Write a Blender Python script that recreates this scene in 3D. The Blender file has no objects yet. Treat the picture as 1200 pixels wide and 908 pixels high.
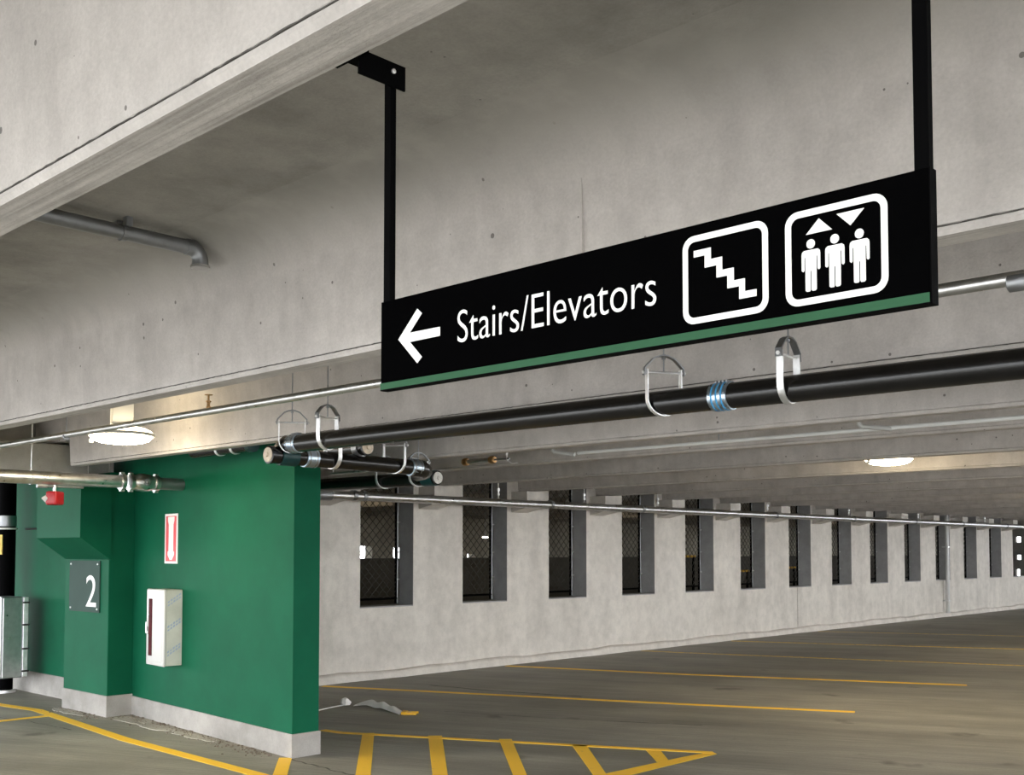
import bpy, bmesh, math, random
from mathutils import Vector, Matrix

# ------------------------------------------------------------------ camera, world, exposure
S = bpy.context.scene
COL = S.collection
random.seed(7)
H = 1.70                      # eye height
FOC = 1266.0                  # focal length in pixels of the 1200 px wide frame
PITCH = math.atan(57 / FOC)
cam_d = bpy.data.cameras.new('camera')
cam = bpy.data.objects.new('camera', cam_d)
COL.objects.link(cam)
cam.location = (0, 0, H)
cam.rotation_euler = (math.pi / 2 + PITCH, 0, math.radians(43.6))
cam_d.sensor_fit = 'HORIZONTAL'
cam_d.sensor_width = 36.0
cam_d.lens = FOC / 1200 * 36
cam_d.shift_y = (589 - 454) / 1200
cam_d.clip_start = 0.02
cam_d.clip_end = 400
S.camera = cam

W = bpy.data.worlds.new('overcast_sky')
S.world = W
W.use_nodes = True
bg = W.node_tree.nodes['Background']
bg.inputs[0].default_value = (0.93, 0.96, 1.0, 1)
bg.inputs[1].default_value = 2.3

S.view_settings.view_transform = 'Standard'
S.view_settings.look = 'None'
S.view_settings.gamma = 1.0
S.view_settings.exposure = 2.2
S.view_settings.use_curve_mapping = False
S.cycles.use_denoising = True
S.cycles.max_bounces = 10
S.cycles.diffuse_bounces = 6

LAMP_POWER = 15.0             # radiance of the lens of a deck lamp
LAMP_COLOR = (1.0, 0.83, 0.55)


# ------------------------------------------------------------------ materials
def new_mat(name):
    m = bpy.data.materials.new(name)
    m.use_nodes = True
    nt = m.node_tree
    return m, nt, nt.nodes['Principled BSDF']


def N(nt, kind, **kw):
    n = nt.nodes.new(kind)
    for k, v in kw.items():
        if isinstance(k, str) and hasattr(n, k):
            setattr(n, k, v)
    return n


def noise(nt, vec, scale, detail=4.0, rough=0.55):
    n = nt.nodes.new('ShaderNodeTexNoise')
    n.inputs['Scale'].default_value = scale
    n.inputs['Detail'].default_value = detail
    n.inputs['Roughness'].default_value = rough
    nt.links.new(vec, n.inputs['Vector'])
    return n.outputs['Fac']


def ramp(nt, fac, stops):
    n = nt.nodes.new('ShaderNodeValToRGB')
    el = n.color_ramp.elements
    el[0].position, el[0].color = stops[0][0], stops[0][1]
    el[1].position, el[1].color = stops[-1][0], stops[-1][1]
    for p, c in stops[1:-1]:
        e = el.new(p)
        e.color = c
    nt.links.new(fac, n.inputs['Fac'])
    return n.outputs['Color']


def mix(nt, fac, a, b, blend='MIX'):
    n = nt.nodes.new('ShaderNodeMix')
    n.data_type = 'RGBA'
    n.blend_type = blend
    if isinstance(fac, (int, float)):
        n.inputs[0].default_value = fac
    else:
        nt.links.new(fac, n.inputs[0])
    for v, i in ((a, 6), (b, 7)):
        if isinstance(v, tuple):
            n.inputs[i].default_value = v
        else:
            nt.links.new(v, n.inputs[i])
    return n.outputs[2]


def math_n(nt, op, a, b=0.5):
    n = nt.nodes.new('ShaderNodeMath')
    n.operation = op
    for v, i in ((a, 0), (b, 1)):
        if isinstance(v, (int, float)):
            n.inputs[i].default_value = v
        else:
            nt.links.new(v, n.inputs[i])
    return n.outputs[0]


def position(nt, scale=None, rot=None):
    g = nt.nodes.new('ShaderNodeNewGeometry')
    out = g.outputs['Position']
    if scale or rot:
        m = nt.nodes.new('ShaderNodeMapping')
        if rot:
            r = nt.nodes.new('ShaderNodeMapping')
            r.inputs['Rotation'].default_value = rot
            nt.links.new(out, r.inputs['Vector'])
            out = r.outputs[0]
        if scale:
            m.inputs['Scale'].default_value = scale
            nt.links.new(out, m.inputs['Vector'])
            out = m.outputs[0]
    return out


def g3(v, k=1.0):
    return (v[0] * k, v[1] * k, v[2] * k, 1)


def bump(nt, bsdf, height, strength=0.3, dist=0.01):
    b = nt.nodes.new('ShaderNodeBump')
    b.inputs['Strength'].default_value = strength
    b.inputs['Distance'].default_value = dist
    nt.links.new(height, b.inputs['Height'])
    nt.links.new(b.outputs[0], bsdf.inputs['Normal'])


def concrete(name, base, var=0.18, bugs=0.55, streak=None, rough=0.88, board=False, blend=None):
    m, nt, b = new_mat(name)
    p = position(nt)
    big = noise(nt, p, 0.9, 5, 0.6)
    med = noise(nt, p, 5.5, 6, 0.65)
    fine = noise(nt, p, 90, 3, 0.6)
    c = ramp(nt, big, [(0.3, g3(base, 1 - var)), (0.5, g3(base)), (0.72, g3(base, 1 + var * .7))])
    c = mix(nt, 0.55, c, ramp(nt, med, [(0.3, (.72, .71, .70, 1)), (0.62, (1.05, 1.04, 1.03, 1))]), 'MULTIPLY')
    c = mix(nt, 0.35, c, ramp(nt, fine, [(0.3, (.78, .78, .78, 1)), (0.7, (1.12, 1.12, 1.12, 1))]), 'MULTIPLY')
    h = fine
    if bugs:
        # air bubble holes left by the formwork
        v = nt.nodes.new('ShaderNodeTexVoronoi')
        v.inputs['Scale'].default_value = 14
        nt.links.new(p, v.inputs['Vector'])
        sep = nt.nodes.new('ShaderNodeSeparateColor')
        nt.links.new(v.outputs['Color'], sep.inputs[0])
        rad = math_n(nt, 'MULTIPLY', math_n(nt, 'POWER', sep.outputs[0], 3.6), 0.15 * bugs)
        hole = math_n(nt, 'LESS_THAN', v.outputs['Distance'], rad)
        c = mix(nt, math_n(nt, 'MULTIPLY', hole, 0.75), c, (0.10, 0.09, 0.08, 1))
        h = math_n(nt, 'SUBTRACT', h, hole)
    if streak:
        # vertical run marks or board marks, stretched along one axis
        s = noise(nt, position(nt, streak), 1.0, 4, 0.6)
        k = 0.22
        if board:
            # board marks come and go along the beam
            k = ramp(nt, noise(nt, position(nt, (1.6, 5, 5)), 1.0, 2, .5), [(0.45, (.1, .1, .1, 1)), (0.6, (.95, .95, .95, 1))])
            h = math_n(nt, 'ADD', h, s)
        c = mix(nt, k, c, ramp(nt, s, [(0.35, (.62, .61, .60, 1)), (0.55, (1.05, 1.05, 1.05, 1))]), 'MULTIPLY')
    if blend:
        # web concrete colour fades to the deck colour; this also paints shade along the fillet
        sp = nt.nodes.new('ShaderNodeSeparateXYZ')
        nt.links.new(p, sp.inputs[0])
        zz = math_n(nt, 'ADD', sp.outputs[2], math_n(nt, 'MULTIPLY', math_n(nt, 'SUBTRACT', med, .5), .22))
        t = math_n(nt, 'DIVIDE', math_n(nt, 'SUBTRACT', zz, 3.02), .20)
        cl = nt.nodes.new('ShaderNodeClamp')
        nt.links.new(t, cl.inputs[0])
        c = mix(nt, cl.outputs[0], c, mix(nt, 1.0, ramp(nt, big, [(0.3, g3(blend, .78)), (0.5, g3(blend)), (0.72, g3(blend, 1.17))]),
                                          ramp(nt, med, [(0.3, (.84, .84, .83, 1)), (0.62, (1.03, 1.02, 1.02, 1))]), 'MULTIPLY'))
    nt.links.new(c, b.inputs['Base Color'])
    b.inputs['Roughness'].default_value = rough
    b.inputs['Specular IOR Level'].default_value = 0.25
    bump(nt, b, h, 0.35, 0.004)
    return m


def floor_mat():
    m, nt, b = new_mat('deck_floor_concrete')
    p = position(nt)
    rot = (0, 0, math.radians(-23))
    track = noise(nt, position(nt, (0.25, 2.2, 1), rot), 1.0, 5, 0.6)
    broom = noise(nt, position(nt, (1.2, 55, 1), rot), 1.0, 4, 0.6)
    big = noise(nt, p, 0.45, 5, 0.6)
    fine = noise(nt, p, 45, 4, 0.6)
    base = (0.315, 0.302, 0.262)
    c = ramp(nt, big, [(0.3, g3(base, .72)), (0.5, g3(base)), (0.72, g3(base, 1.22))])
    c = mix(nt, 0.75, c, ramp(nt, track, [(0.33, (.58, .57, .55, 1)), (0.62, (1.12, 1.11, 1.1, 1))]), 'MULTIPLY')
    c = mix(nt, 0.8, c, ramp(nt, broom, [(0.3, (.66, .66, .65, 1)), (0.7, (1.2, 1.2, 1.2, 1))]), 'MULTIPLY')
    scuff = noise(nt, position(nt, (0.35, 9, 1), (0, 0, math.radians(-26))), 1.0, 5, 0.7)
    c = mix(nt, ramp(nt, scuff, [(0.62, (0, 0, 0, 1)), (0.74, (.45, .45, .45, 1))]), c, (.46, .44, .40, 1))
    c = mix(nt, 0.4, c, ramp(nt, fine, [(0.3, (.75, .75, .75, 1)), (0.7, (1.15, 1.15, 1.15, 1))]), 'MULTIPLY')
    spot = noise(nt, p, 1.7, 3, 0.5)
    c = mix(nt, ramp(nt, spot, [(0.66, (0, 0, 0, 1)), (0.74, (.55, .55, .55, 1))]), c, (.06, .055, .05, 1))
    nt.links.new(c, b.inputs['Base Color'])
    nt.links.new(ramp(nt, track, [(0.3, (.5, .5, .5, 1)), (0.7, (.72, .72, .72, 1))]), b.inputs['Roughness'])
    b.inputs['Specular IOR Level'].default_value = 0.3
    bump(nt, b, math_n(nt, 'ADD', broom, fine), 0.3, 0.003)
    return m


def paint_worn(name, col, wear, rough=0.6):
    m, nt, b = new_mat(name)
    p = position(nt)
    f = noise(nt, p, 14, 6, 0.7)
    g = noise(nt, position(nt, (1.0, 40, 1), (0, 0, math.radians(-23))), 1.0, 4, 0.6)
    w = math_n(nt, 'ADD', math_n(nt, 'MULTIPLY', f, .7), math_n(nt, 'MULTIPLY', g, .3))
    mask = ramp(nt, w, [(wear - .07, (1, 1, 1, 1)), (wear + .05, (0, 0, 0, 1))])
    c = mix(nt, mask, g3(col), (.21, .195, .16, 1))
    nt.links.new(c, b.inputs['Base Color'])
    b.inputs['Roughness'].default_value = rough
    return m


def paint(name, col, rough=0.5, var=0.08, scale=3.0, spec=0.4):
    m, nt, b = new_mat(name)
    p = position(nt)
    f = noise(nt, p, scale, 5, 0.6)
    c = ramp(nt, f, [(0.3, g3(col, 1 - var)), (0.7, g3(col, 1 + var))])
    nt.links.new(c, b.inputs['Base Color'])
    b.inputs['Roughness'].default_value = rough
    b.inputs['Specular IOR Level'].default_value = spec
    fine = noise(nt, p, 70, 3, 0.5)
    bump(nt, b, fine, 0.12, 0.003)
    return m


def metal(name, col, rough=0.35, var=0.12, scale=18.0):
    m, nt, b = new_mat(name)
    p = position(nt)
    f = noise(nt, p, scale, 4, 0.6)
    nt.links.new(ramp(nt, f, [(0.3, g3(col, 1 - var)), (0.7, g3(col, 1 + var))]), b.inputs['Base Color'])
    nt.links.new(ramp(nt, f, [(0.3, (rough * .8,) * 3 + (1,)), (0.7, (rough * 1.25,) * 3 + (1,))]), b.inputs['Roughness'])
    b.inputs['Metallic'].default_value = 1.0
    return m


def emit(name, col, strength):
    m, nt, b = new_mat(name)
    b.inputs['Base Color'].default_value = (.9, .9, .88, 1)
    b.inputs['Emission Color'].default_value = (*col, 1)
    b.inputs['Emission Strength'].default_value = strength
    return m


M = dict(
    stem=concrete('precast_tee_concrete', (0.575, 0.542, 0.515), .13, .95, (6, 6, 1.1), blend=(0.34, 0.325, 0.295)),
    soffit=concrete('board_marked_concrete', (0.52, 0.49, 0.455), .10, .5, (0.5, 55, 55), board=True),
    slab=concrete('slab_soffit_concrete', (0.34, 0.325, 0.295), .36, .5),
    wall=concrete('cast_wall_concrete', (0.69, 0.655, 0.605), .09, .25, (2.2, 2.2, 0.25)),
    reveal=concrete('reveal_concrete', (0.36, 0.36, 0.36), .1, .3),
    curb=concrete('curb_concrete', (0.33, 0.315, 0.295), .42, .6),
    girder=concrete('girder_concrete', (0.40, 0.38, 0.34), .16, .4),
    floor=floor_mat(),
    lintel=concrete('dim_lintel_concrete', (0.42, 0.39, 0.32), .2, 0),
    parapet_shade=concrete('shade_darkened_parapet', (0.10, 0.093, 0.078), .2, 0),  # parapet darkened by colour to stand in for shade beyond the windows
    curb_light=concrete('mortar', (0.42, 0.40, 0.35), .3, .5),
    grit=paint('brown_grit', (0.16, 0.13, 0.10), .9, .4, 40),
    ground=concrete('outdoor_pavement', (0.37, 0.365, 0.35), .1, 0),
    yellow=paint_worn('yellow_road_paint', (1.0, 0.60, 0.035), .36),
    yellow_old=paint_worn('faded_yellow_road_paint', (0.72, 0.46, 0.07), .47),
    green=paint('green_wall_paint', (0.0042, 0.084, 0.041), .6, .14, 1.6, .07),
    black=paint('black_powder_coat', (0.0014, 0.0014, 0.0015), .6, .1, 20, .02),
    sign_face=paint('black_sign_face', (0.0012, 0.0012, 0.0013), .7, .1, 8, .0),
    sign_green=paint('green_sign_edge', (0.024, 0.078, 0.038), .6, .06, 8, .1),
    sign_white=paint('white_sign_vinyl', (0.74, 0.735, 0.70), .5, .02, 8),
    pipe=paint('black_cast_iron', (0.006, 0.0055, 0.005), .24, .35, 9, .5),
    pipe_green=paint('dark_teal_pipe_band', (0.006, 0.035, 0.035), .4, .2, 9),
    steel=metal('galvanised_steel', (0.62, 0.62, 0.61), .33),
    steel_dull=metal('dull_grey_steel', (0.34, 0.35, 0.36), .48),
    steel_bright=metal('bright_zinc_strap', (0.90, 0.90, 0.90), .5),
    band=metal('stainless_band', (0.50, 0.60, 0.70), .3),
    blue=paint('blue_band_print', (0.05, 0.28, 0.55), .4),
    brass=metal('brass', (0.55, 0.33, 0.15), .35),
    white=paint('white_enamel', (0.52, 0.52, 0.505), .35, .03, 5),
    pale=paint('pale_grey_pipe_paint', (0.84, 0.85, 0.84), .3, .03, 5),
    film=paint('protective_film', (0.46, 0.47, 0.42), .35, .12, 5),
    film_ink=paint('pale_blue_film_print', (0.30, 0.36, 0.48), .5),
    red=paint('red_enamel', (0.30, 0.010, 0.014), .35),
    red_print=paint('red_sign_print', (0.66, 0.07, 0.08), .5, .03),
    dark_red=paint('dark_red_glazing', (0.055, 0.006, 0.008), .6, .3, 12, .05),
    number=paint('dark_grey_sign_plate', (0.050, 0.078, 0.068), .6, .05, 4, .03),
    cap=paint('pale_end_plug', (0.62, 0.52, 0.40), .6, .25, 40),
    cap_grey=paint('pale_grey_end_plug', (0.58, 0.56, 0.52), .6, .2, 40),
    sealant=paint('dark_joint_sealant', (0.09, 0.085, 0.075), .8),
    dark=paint('dark_recess', (0.02, 0.02, 0.02), .8),
    cloth=paint('white_plastic_sheet', (0.86, 0.85, 0.82), .5, .06, 12),
    yellow_plastic=paint('yellow_plastic', (0.85, 0.48, 0.02), .4),
    sticker=paint('yellow_sticker', (0.75, 0.52, 0.10), .5),
    lens=emit('lamp_lens', LAMP_COLOR, LAMP_POWER),
    lens_back=emit('lamp_back_cover', LAMP_COLOR, LAMP_POWER * .30),
    lens_small=emit('small_lamp_lens', (1, .93, .8), 3.0),
    mesh_wire=paint('chain_link_wire', (0.045, 0.042, 0.036), .5),
)


# ------------------------------------------------------------------ mesh helpers (world coordinates)
class B:
    def __init__(self):
        self.bm = bmesh.new()

    def quad_faces(self, vs, faces):
        v = [self.bm.verts.new(p) for p in vs]
        for f in faces:
            try:
                self.bm.faces.new([v[i] for i in f])
            except ValueError:
                pass
        return v

    def box(self, lo, hi, bev=0.0, rotz=0.0, seg=1):
        x0, y0, z0 = lo
        x1, y1, z1 = hi
        vs = [(x0, y0, z0), (x1, y0, z0), (x1, y1, z0), (x0, y1, z0), (x0, y0, z1), (x1, y0, z1), (x1, y1, z1), (x0, y1, z1)]
        fs = [(3, 2, 1, 0), (4, 5, 6, 7), (0, 1, 5, 4), (1, 2, 6, 5), (2, 3, 7, 6), (3, 0, 4, 7)]
        v = self.quad_faces(vs, fs)
        if rotz:
            c = Vector(((x0 + x1) / 2, (y0 + y1) / 2, 0))
            bmesh.ops.rotate(self.bm, verts=v, cent=c, matrix=Matrix.Rotation(rotz, 3, 'Z'))
        if bev:
            es = list({e for q in v for e in q.link_edges})
            bmesh.ops.bevel(self.bm, geom=es, offset=bev, segments=seg, affect='EDGES', profile=.5)
        return self

    def prism(self, poly, off):
        """poly: 3D points in one plane; off: extrusion vector."""
        o = Vector(off)
        n = len(poly)
        a = [self.bm.verts.new(Vector(p)) for p in poly]
        b = [self.bm.verts.new(Vector(p) + o) for p in poly]
        self.bm.faces.new(a[::-1])
        self.bm.faces.new(b)
        for i in range(n):
            self.bm.faces.new((a[i], a[(i + 1) % n], b[(i + 1) % n], b[i]))
        return self

    def ring(self, outer, inner, off):
        o = Vector(off)
        n = len(outer)
        L = [[self.bm.verts.new(Vector(p) + d) for p in q] for q in (outer, inner) for d in (Vector(), o)]
        oa, ob, ia, ib = L
        for i in range(n):
            j = (i + 1) % n
            self.bm.faces.new((oa[i], oa[j], ia[j], ia[i]))
            self.bm.faces.new((ob[i], ib[i], ib[j], ob[j]))
            self.bm.faces.new((oa[i], ob[i], ob[j], oa[j]))
            self.bm.faces.new((ia[i], ia[j], ib[j], ib[i]))
        return self

    def tube(self, pts, r, seg=16, cap=True):
        pts = [Vector(p) for p in pts]
        rs = r if isinstance(r, (list, tuple)) else [r] * len(pts)
        t0 = (pts[1] - pts[0]).normalized()
        up = Vector((0, 0, 1)) if abs(t0.z) < .9 else Vector((1, 0, 0))
        u = t0.cross(up).normalized()
        rings = []
        for i, p in enumerate(pts):
            if i == 0:
                t = t0
            elif i == len(pts) - 1:
                t = (pts[i] - pts[i - 1]).normalized()
            else:
                a, b = (pts[i] - pts[i - 1]), (pts[i + 1] - pts[i])
                t = (a.normalized() + b.normalized())
                t = t.normalized() if t.length > 1e-6 else a.normalized()
            u = (u - t * u.dot(t)).normalized()
            v = t.cross(u)
            rings.append([self.bm.verts.new(p + (u * math.cos(k * 2 * math.pi / seg) + v * math.sin(k * 2 * math.pi / seg)) * rs[i]) for k in range(seg)])
        for a, b in zip(rings, rings[1:]):
            for k in range(seg):
                j = (k + 1) % seg
                self.bm.faces.new((a[k], a[j], b[j], b[k]))
        if cap:
            self.bm.faces.new(rings[0][::-1])
            self.bm.faces.new(rings[-1])
        return self

    def lathe(self, prof, base, axis=(0, 0, 1), seg=32):
        """prof: (radius, height along axis)."""
        ax = Vector(axis).normalized()
        up = Vector((0, 0, 1)) if abs(ax.z) < .9 else Vector((1, 0, 0))
        u = ax.cross(up).normalized()
        v = ax.cross(u)
        base = Vector(base)
        rings = []
        for r, h in prof:
            if r < 1e-5:
                rings.append([self.bm.verts.new(base + ax * h)])
            else:
                rings.append([self.bm.verts.new(base + ax * h + (u * math.cos(k * 2 * math.pi / seg) + v * math.sin(k * 2 * math.pi / seg)) * r) for k in range(seg)])
        for a, b in zip(rings, rings[1:]):
            for k in range(seg):
                j = (k + 1) % seg
                if len(a) == 1 and len(b) == 1:
                    continue
                if len(a) == 1:
                    self.bm.faces.new((a[0], b[j], b[k]))
                elif len(b) == 1:
                    self.bm.faces.new((a[k], a[j], b[0]))
                else:
                    self.bm.faces.new((a[k], a[j], b[j], b[k]))
        for ringv, rev in ((rings[0], False), (rings[-1], True)):
            if len(ringv) > 1:
                self.bm.faces.new(ringv if rev else ringv[::-1])
        return self

    def strip(self, pts, wvec, th):
        """A flat metal strap: centre line pts, half-width vector wvec, thickness th (towards the inside of the curve)."""
        w = Vector(wvec)
        pts = [Vector(p) for p in pts]
        rows = []
        for i, p in enumerate(pts):
            t = (pts[min(i + 1, len(pts) - 1)] - pts[max(i - 1, 0)]).normalized()
            n = t.cross(w.normalized())
            rows.append([self.bm.verts.new(q) for q in (p - w, p + w, p + w + n * th, p - w + n * th)])
        for a, b in zip(rows, rows[1:]):
            for k in range(4):
                j = (k + 1) % 4
                self.bm.faces.new((a[k], a[j], b[j], b[k]))
        self.bm.faces.new(rows[0][::-1])
        self.bm.faces.new(rows[-1])
        return self


def obj(name, b, mat, parent=None, smooth=None, kind=None, label=None, at=None, shift=True):
    bm = b.bm if isinstance(b, B) else b
    bmesh.ops.recalc_face_normals(bm, faces=bm.faces)
    org = Vector(at) if at is not None else Vector((0, 0, 0))
    p = parent
    off = Vector((0, 0, 0))
    while p is not None:
        off += Vector(p.location)
        p = p.parent
    if shift:
        bmesh.ops.translate(bm, verts=bm.verts, vec=-(org if parent is None else off + (org - off if at is not None else Vector())))
    me = bpy.data.meshes.new(name)
    bm.to_mesh(me)
    bm.free()
    mats = mat if isinstance(mat, (list, tuple)) else [mat]
    for q in mats:
        me.materials.append(q)
    o = bpy.data.objects.new(name, me)
    COL.objects.link(o)
    if parent is not None:
        o.parent = parent
        if at is not None:
            o.location = org - off
    else:
        o.location = org
    if smooth:
        for f in me.polygons:
            f.use_smooth = True
        try:
            me.set_sharp_from_angle(angle=math.radians(smooth))
        except Exception:
            pass
    if kind:
        o['kind'] = kind
    if label:
        o['label'] = label
    return o


def thing(name, label, cat, loc, group=None):
    o = bpy.data.objects.new(name, None)
    o.empty_display_size = .1
    COL.objects.link(o)
    o.location = loc
    tag(o, label, cat, group)
    return o


def tag(o, label, cat, group=None):
    o['label'] = label
    o['category'] = cat
    if group:
        o['group'] = group
    return o


def arc(c, u, v, r, a0, a1, n):
    c, u, v = Vector(c), Vector(u), Vector(v)
    return [c + (u * math.cos(a0 + (a1 - a0) * k / n) + v * math.sin(a0 + (a1 - a0) * k / n)) * r for k in range(n + 1)]


def rrect(x0, z0, x1, z1, r, y, n=6):
    pts = []
    for cx, cz, a in ((x1 - r, z1 - r, 0), (x0 + r, z1 - r, 90), (x0 + r, z0 + r, 180), (x1 - r, z0 + r, 270)):
        for k in range(n + 1):
            t = math.radians(a + 90 * k / n)
            pts.append((cx + r * math.cos(t), y, cz + r * math.sin(t)))
    return pts


def dup(root, loc, rotz=0.0, label=None, group=None):
    r = root.copy()
    COL.objects.link(r)
    r.location = loc
    r.rotation_euler = (0, 0, rotz)
    if label:
        r['label'] = label
    if group:
        r['group'] = group
    for ch in list(root.children):
        c = ch.copy()
        COL.objects.link(c)
        c.parent = r
        for g in list(ch.children):
            d = g.copy()
            COL.objects.link(d)
            d.parent = c
    return r


# ------------------------------------------------------------------ floor, ground, ceiling
fl = B()
fl.box((-40, -3.2, -.25), (7, 70, 0))
floor = obj('floor', fl, M['floor'], kind='structure')
gr = B()
gr.box((-160, -160, -4.2), (160, 160, -3.6))
obj('ground', gr, M['ground'], kind='structure')

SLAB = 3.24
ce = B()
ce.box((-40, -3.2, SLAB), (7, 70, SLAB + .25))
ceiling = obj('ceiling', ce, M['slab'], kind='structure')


def stem_profile(yc, zb, hb=.0615, side=0):
    """Cross-section of a tee stem: chamfered foot with a form line, tapered web, filleted into the slab."""
    half = [(hb - .010, zb), (hb, zb + .012), (hb, zb + .022), (hb - .008, zb + .0255), (hb, zb + .029), (hb + .022, SLAB - .25)]
    for k in range(1, 9):
        a = math.radians(90 * k / 8)
        half.append((hb + .022 + .30 * (1 - math.cos(a)), SLAB - .25 + .25 * math.sin(a)))
    top = [(half[-1][0], SLAB + .02)]
    right = half + top
    return [(yc + y, z) for y, z in right] + [(yc - y, z) for y, z in reversed(right)]


def stem(yc, zb, x0, x1, dap=None):
    b = B()
    prof = stem_profile(yc, zb)
    b.prism([(x0, y, z) for y, z in prof], (x1 - x0, 0, 0))
    if dap:
        # upper part of the dapped end runs on over the girder
        z1, xe = dap
        pr = [(yc - .075, z1), (yc + .075, z1), (yc + .085, SLAB + .02), (yc - .085, SLAB + .02)]
        b.prism([(xe, y, z) for y, z in pr], (x0 - xe + .02, 0, 0))
    bm = b.bm
    bm.faces.ensure_lookup_table()
    bmesh.ops.recalc_face_normals(bm, faces=bm.faces)
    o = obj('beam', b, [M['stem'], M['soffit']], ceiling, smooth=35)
    for f in o.data.polygons:
        if f.normal.z < -.9 and f.center.z < zb + .02:
            f.material_index = 1
    return o


FRONT = [1.035, 2.91, 4.785, 6.66]
for i, y in enumerate(FRONT):
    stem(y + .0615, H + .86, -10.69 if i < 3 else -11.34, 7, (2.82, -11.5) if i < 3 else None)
k = 0
yc = 8.36
while yc < 46:
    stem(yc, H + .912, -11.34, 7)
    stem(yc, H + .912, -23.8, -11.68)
    yc += 1.875
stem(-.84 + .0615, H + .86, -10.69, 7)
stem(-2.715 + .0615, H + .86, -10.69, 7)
# ragged form line along the lower front edge of the nearest beams
for i, y in enumerate(FRONT[:3]):
    rr = random.Random(20 + i)
    q = B()
    n_ = 520
    zc = [H + .86 + .0255 + rr.uniform(-.0016, .0016) for _ in range(n_ + 1)]
    th_ = [rr.uniform(.0007, .0020) for _ in range(n_ + 1)]
    for k in range(n_):
        xa, xb = -10.6 + 11.4 * k / n_, -10.6 + 11.4 * (k + 1) / n_
        v = q.quad_faces([(xa, y - .0008, zc[k] - th_[k]), (xb, y - .0008, zc[k + 1] - th_[k + 1]), (xb, y - .0008, zc[k + 1] + th_[k + 1]), (xa, y - .0008, zc[k] + th_[k]),
                          (xa, y + .004, zc[k] - th_[k]), (xb, y + .004, zc[k + 1] - th_[k + 1]), (xb, y + .004, zc[k + 1] + th_[k + 1]), (xa, y + .004, zc[k] + th_[k])],
                         [(0, 1, 2, 3), (0, 4, 5, 1), (3, 2, 6, 7)])
    bmesh.ops.remove_doubles(q.bm, verts=q.bm.verts, dist=1e-5)
    obj('form_line', q, M['sealant'], ceiling)
# form seam on the second beam
se = B()
se.box((-2.415, 2.885, 2.70), (-2.409, 2.9085, 3.06))
obj('form_seam', se, M['stem'], ceiling)

pp = B()
pp.box((6.85, -3.2, -.02), (7.0, 70, 1.0))  # unseen parapet added to keep ground bounce off the ceiling
obj('added_parapet_right', pp, M['wall'], kind='structure')

# ------------------------------------------------------------------ girder, pillar, stairwell wall
gi = B()
gi.box((-11.6, -3.2, 2.50), (-11.0, 5.14, 2.80), .012)
gi.box((-11.75, 5.14 - .002, 2.50), (-11.0, 5.385, 2.645), .008)
gi.box((-12.1, -3.2, 2.7), (-11.6, 5.385, SLAB + .01))
obj('beam_girder', gi, M['girder'], kind='structure')

FACE = lambda x: 5.25 + (-7.5 - x) * .0769          # front face of the green wall
WA = math.atan(.0769)
gw = B()
gw.prism([(-7.5, 5.25, .19), (-7.5, 5.515, .19), (-10.8, 5.78, .19), (-10.8, FACE(-10.8), .19)], (0, 0, SLAB - .19 + .01))
wall_s = obj('wall_stairwell', gw, M['green'], kind='structure')
bb = B()
e = .012
bb.prism([(-7.5 + e, 5.25 - e, -.01), (-7.5 + e, 5.515 + e, -.01), (-10.75, 5.78, -.01), (-10.75, FACE(-10.75) - e, -.01)], (0, 0, .205))
bb_o = obj('baseboard_stairwell', bb, M['curb'], kind='structure')
wr = B()
wr.box((-24, 5.52, .24), (-10.78, 5.8, SLAB + .01))
obj('wall_rear', wr, M['green'], kind='structure')
br = B()
br.box((-16, 5.505, -.01), (-11.73, 5.6, .25))
obj('baseboard_rear', br, M['curb'], kind='structure')

pl = B()
pl.box((-11.74, 5.222, .20), (-10.72, 5.60, 2.52), .006)
# bearing corbel with a sloping underside
pl.prism([(-11.74, 5.23, 1.61), (-11.74, 4.90, 1.842), (-11.74, 4.90, 2.49), (-11.74, 5.23, 2.49)], (1.045, 0, 0))
obj('pillar', pl, M['green'], kind='structure')
bp = B()
bp.box((-11.75, 5.21, -.01), (-10.71, 5.6, .215), .006)
obj('baseboard_pillar', bp, M['curb'], kind='structure')
for x in (-11.02,):
    s_ = B()
    s_.box((-11.0, 5.11, 2.5), (-10.985, 5.15, 2.66))
    s_.box((-11.0, 5.34, 2.5), (-10.985, 5.385, 2.66))
    obj('bearing_strip', s_, M['girder'], bpy.data.objects['beam_girder'])

# ------------------------------------------------------------------ far wall with window openings
XW, TW = -11.35, .30
SILL, W0, WP, WW = .945, 9.0, 1.8795, .93
NWIN = 22
wf = B()
ends = [5.6, 20.615, 28.255, 35.9, 43.5, 52]
for a, b_ in zip(ends, ends[1:]):
    wf.box((XW - TW, a + .012, -.02), (XW, b_ - .012, SILL))
wall_far = obj('wall_far', wf, M['wall'], kind='structure')
for yj in ends[1:-1]:
    q = B()
    q.box((XW - TW + .01, yj - .0125, 0), (XW - .012, yj + .0125, SILL - .005))
    obj('joint_sealant', q, M['sealant'], wall_far)
pier_me = None
for k in range(-1, NWIN):
    if k == 13:
        continue            # the fourteenth opening is a wide one
    y0 = 5.6 if k == -1 else W0 + WP * k + WW
    y1 = W0 + WP * (k + 1) if k < NWIN - 1 else 52
    q = B()
    q.box((XW - TW, y0, SILL), (XW, y1, SLAB + .01))
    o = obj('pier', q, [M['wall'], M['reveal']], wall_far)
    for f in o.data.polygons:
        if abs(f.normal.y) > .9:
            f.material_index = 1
cb = B()
n = 90
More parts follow.
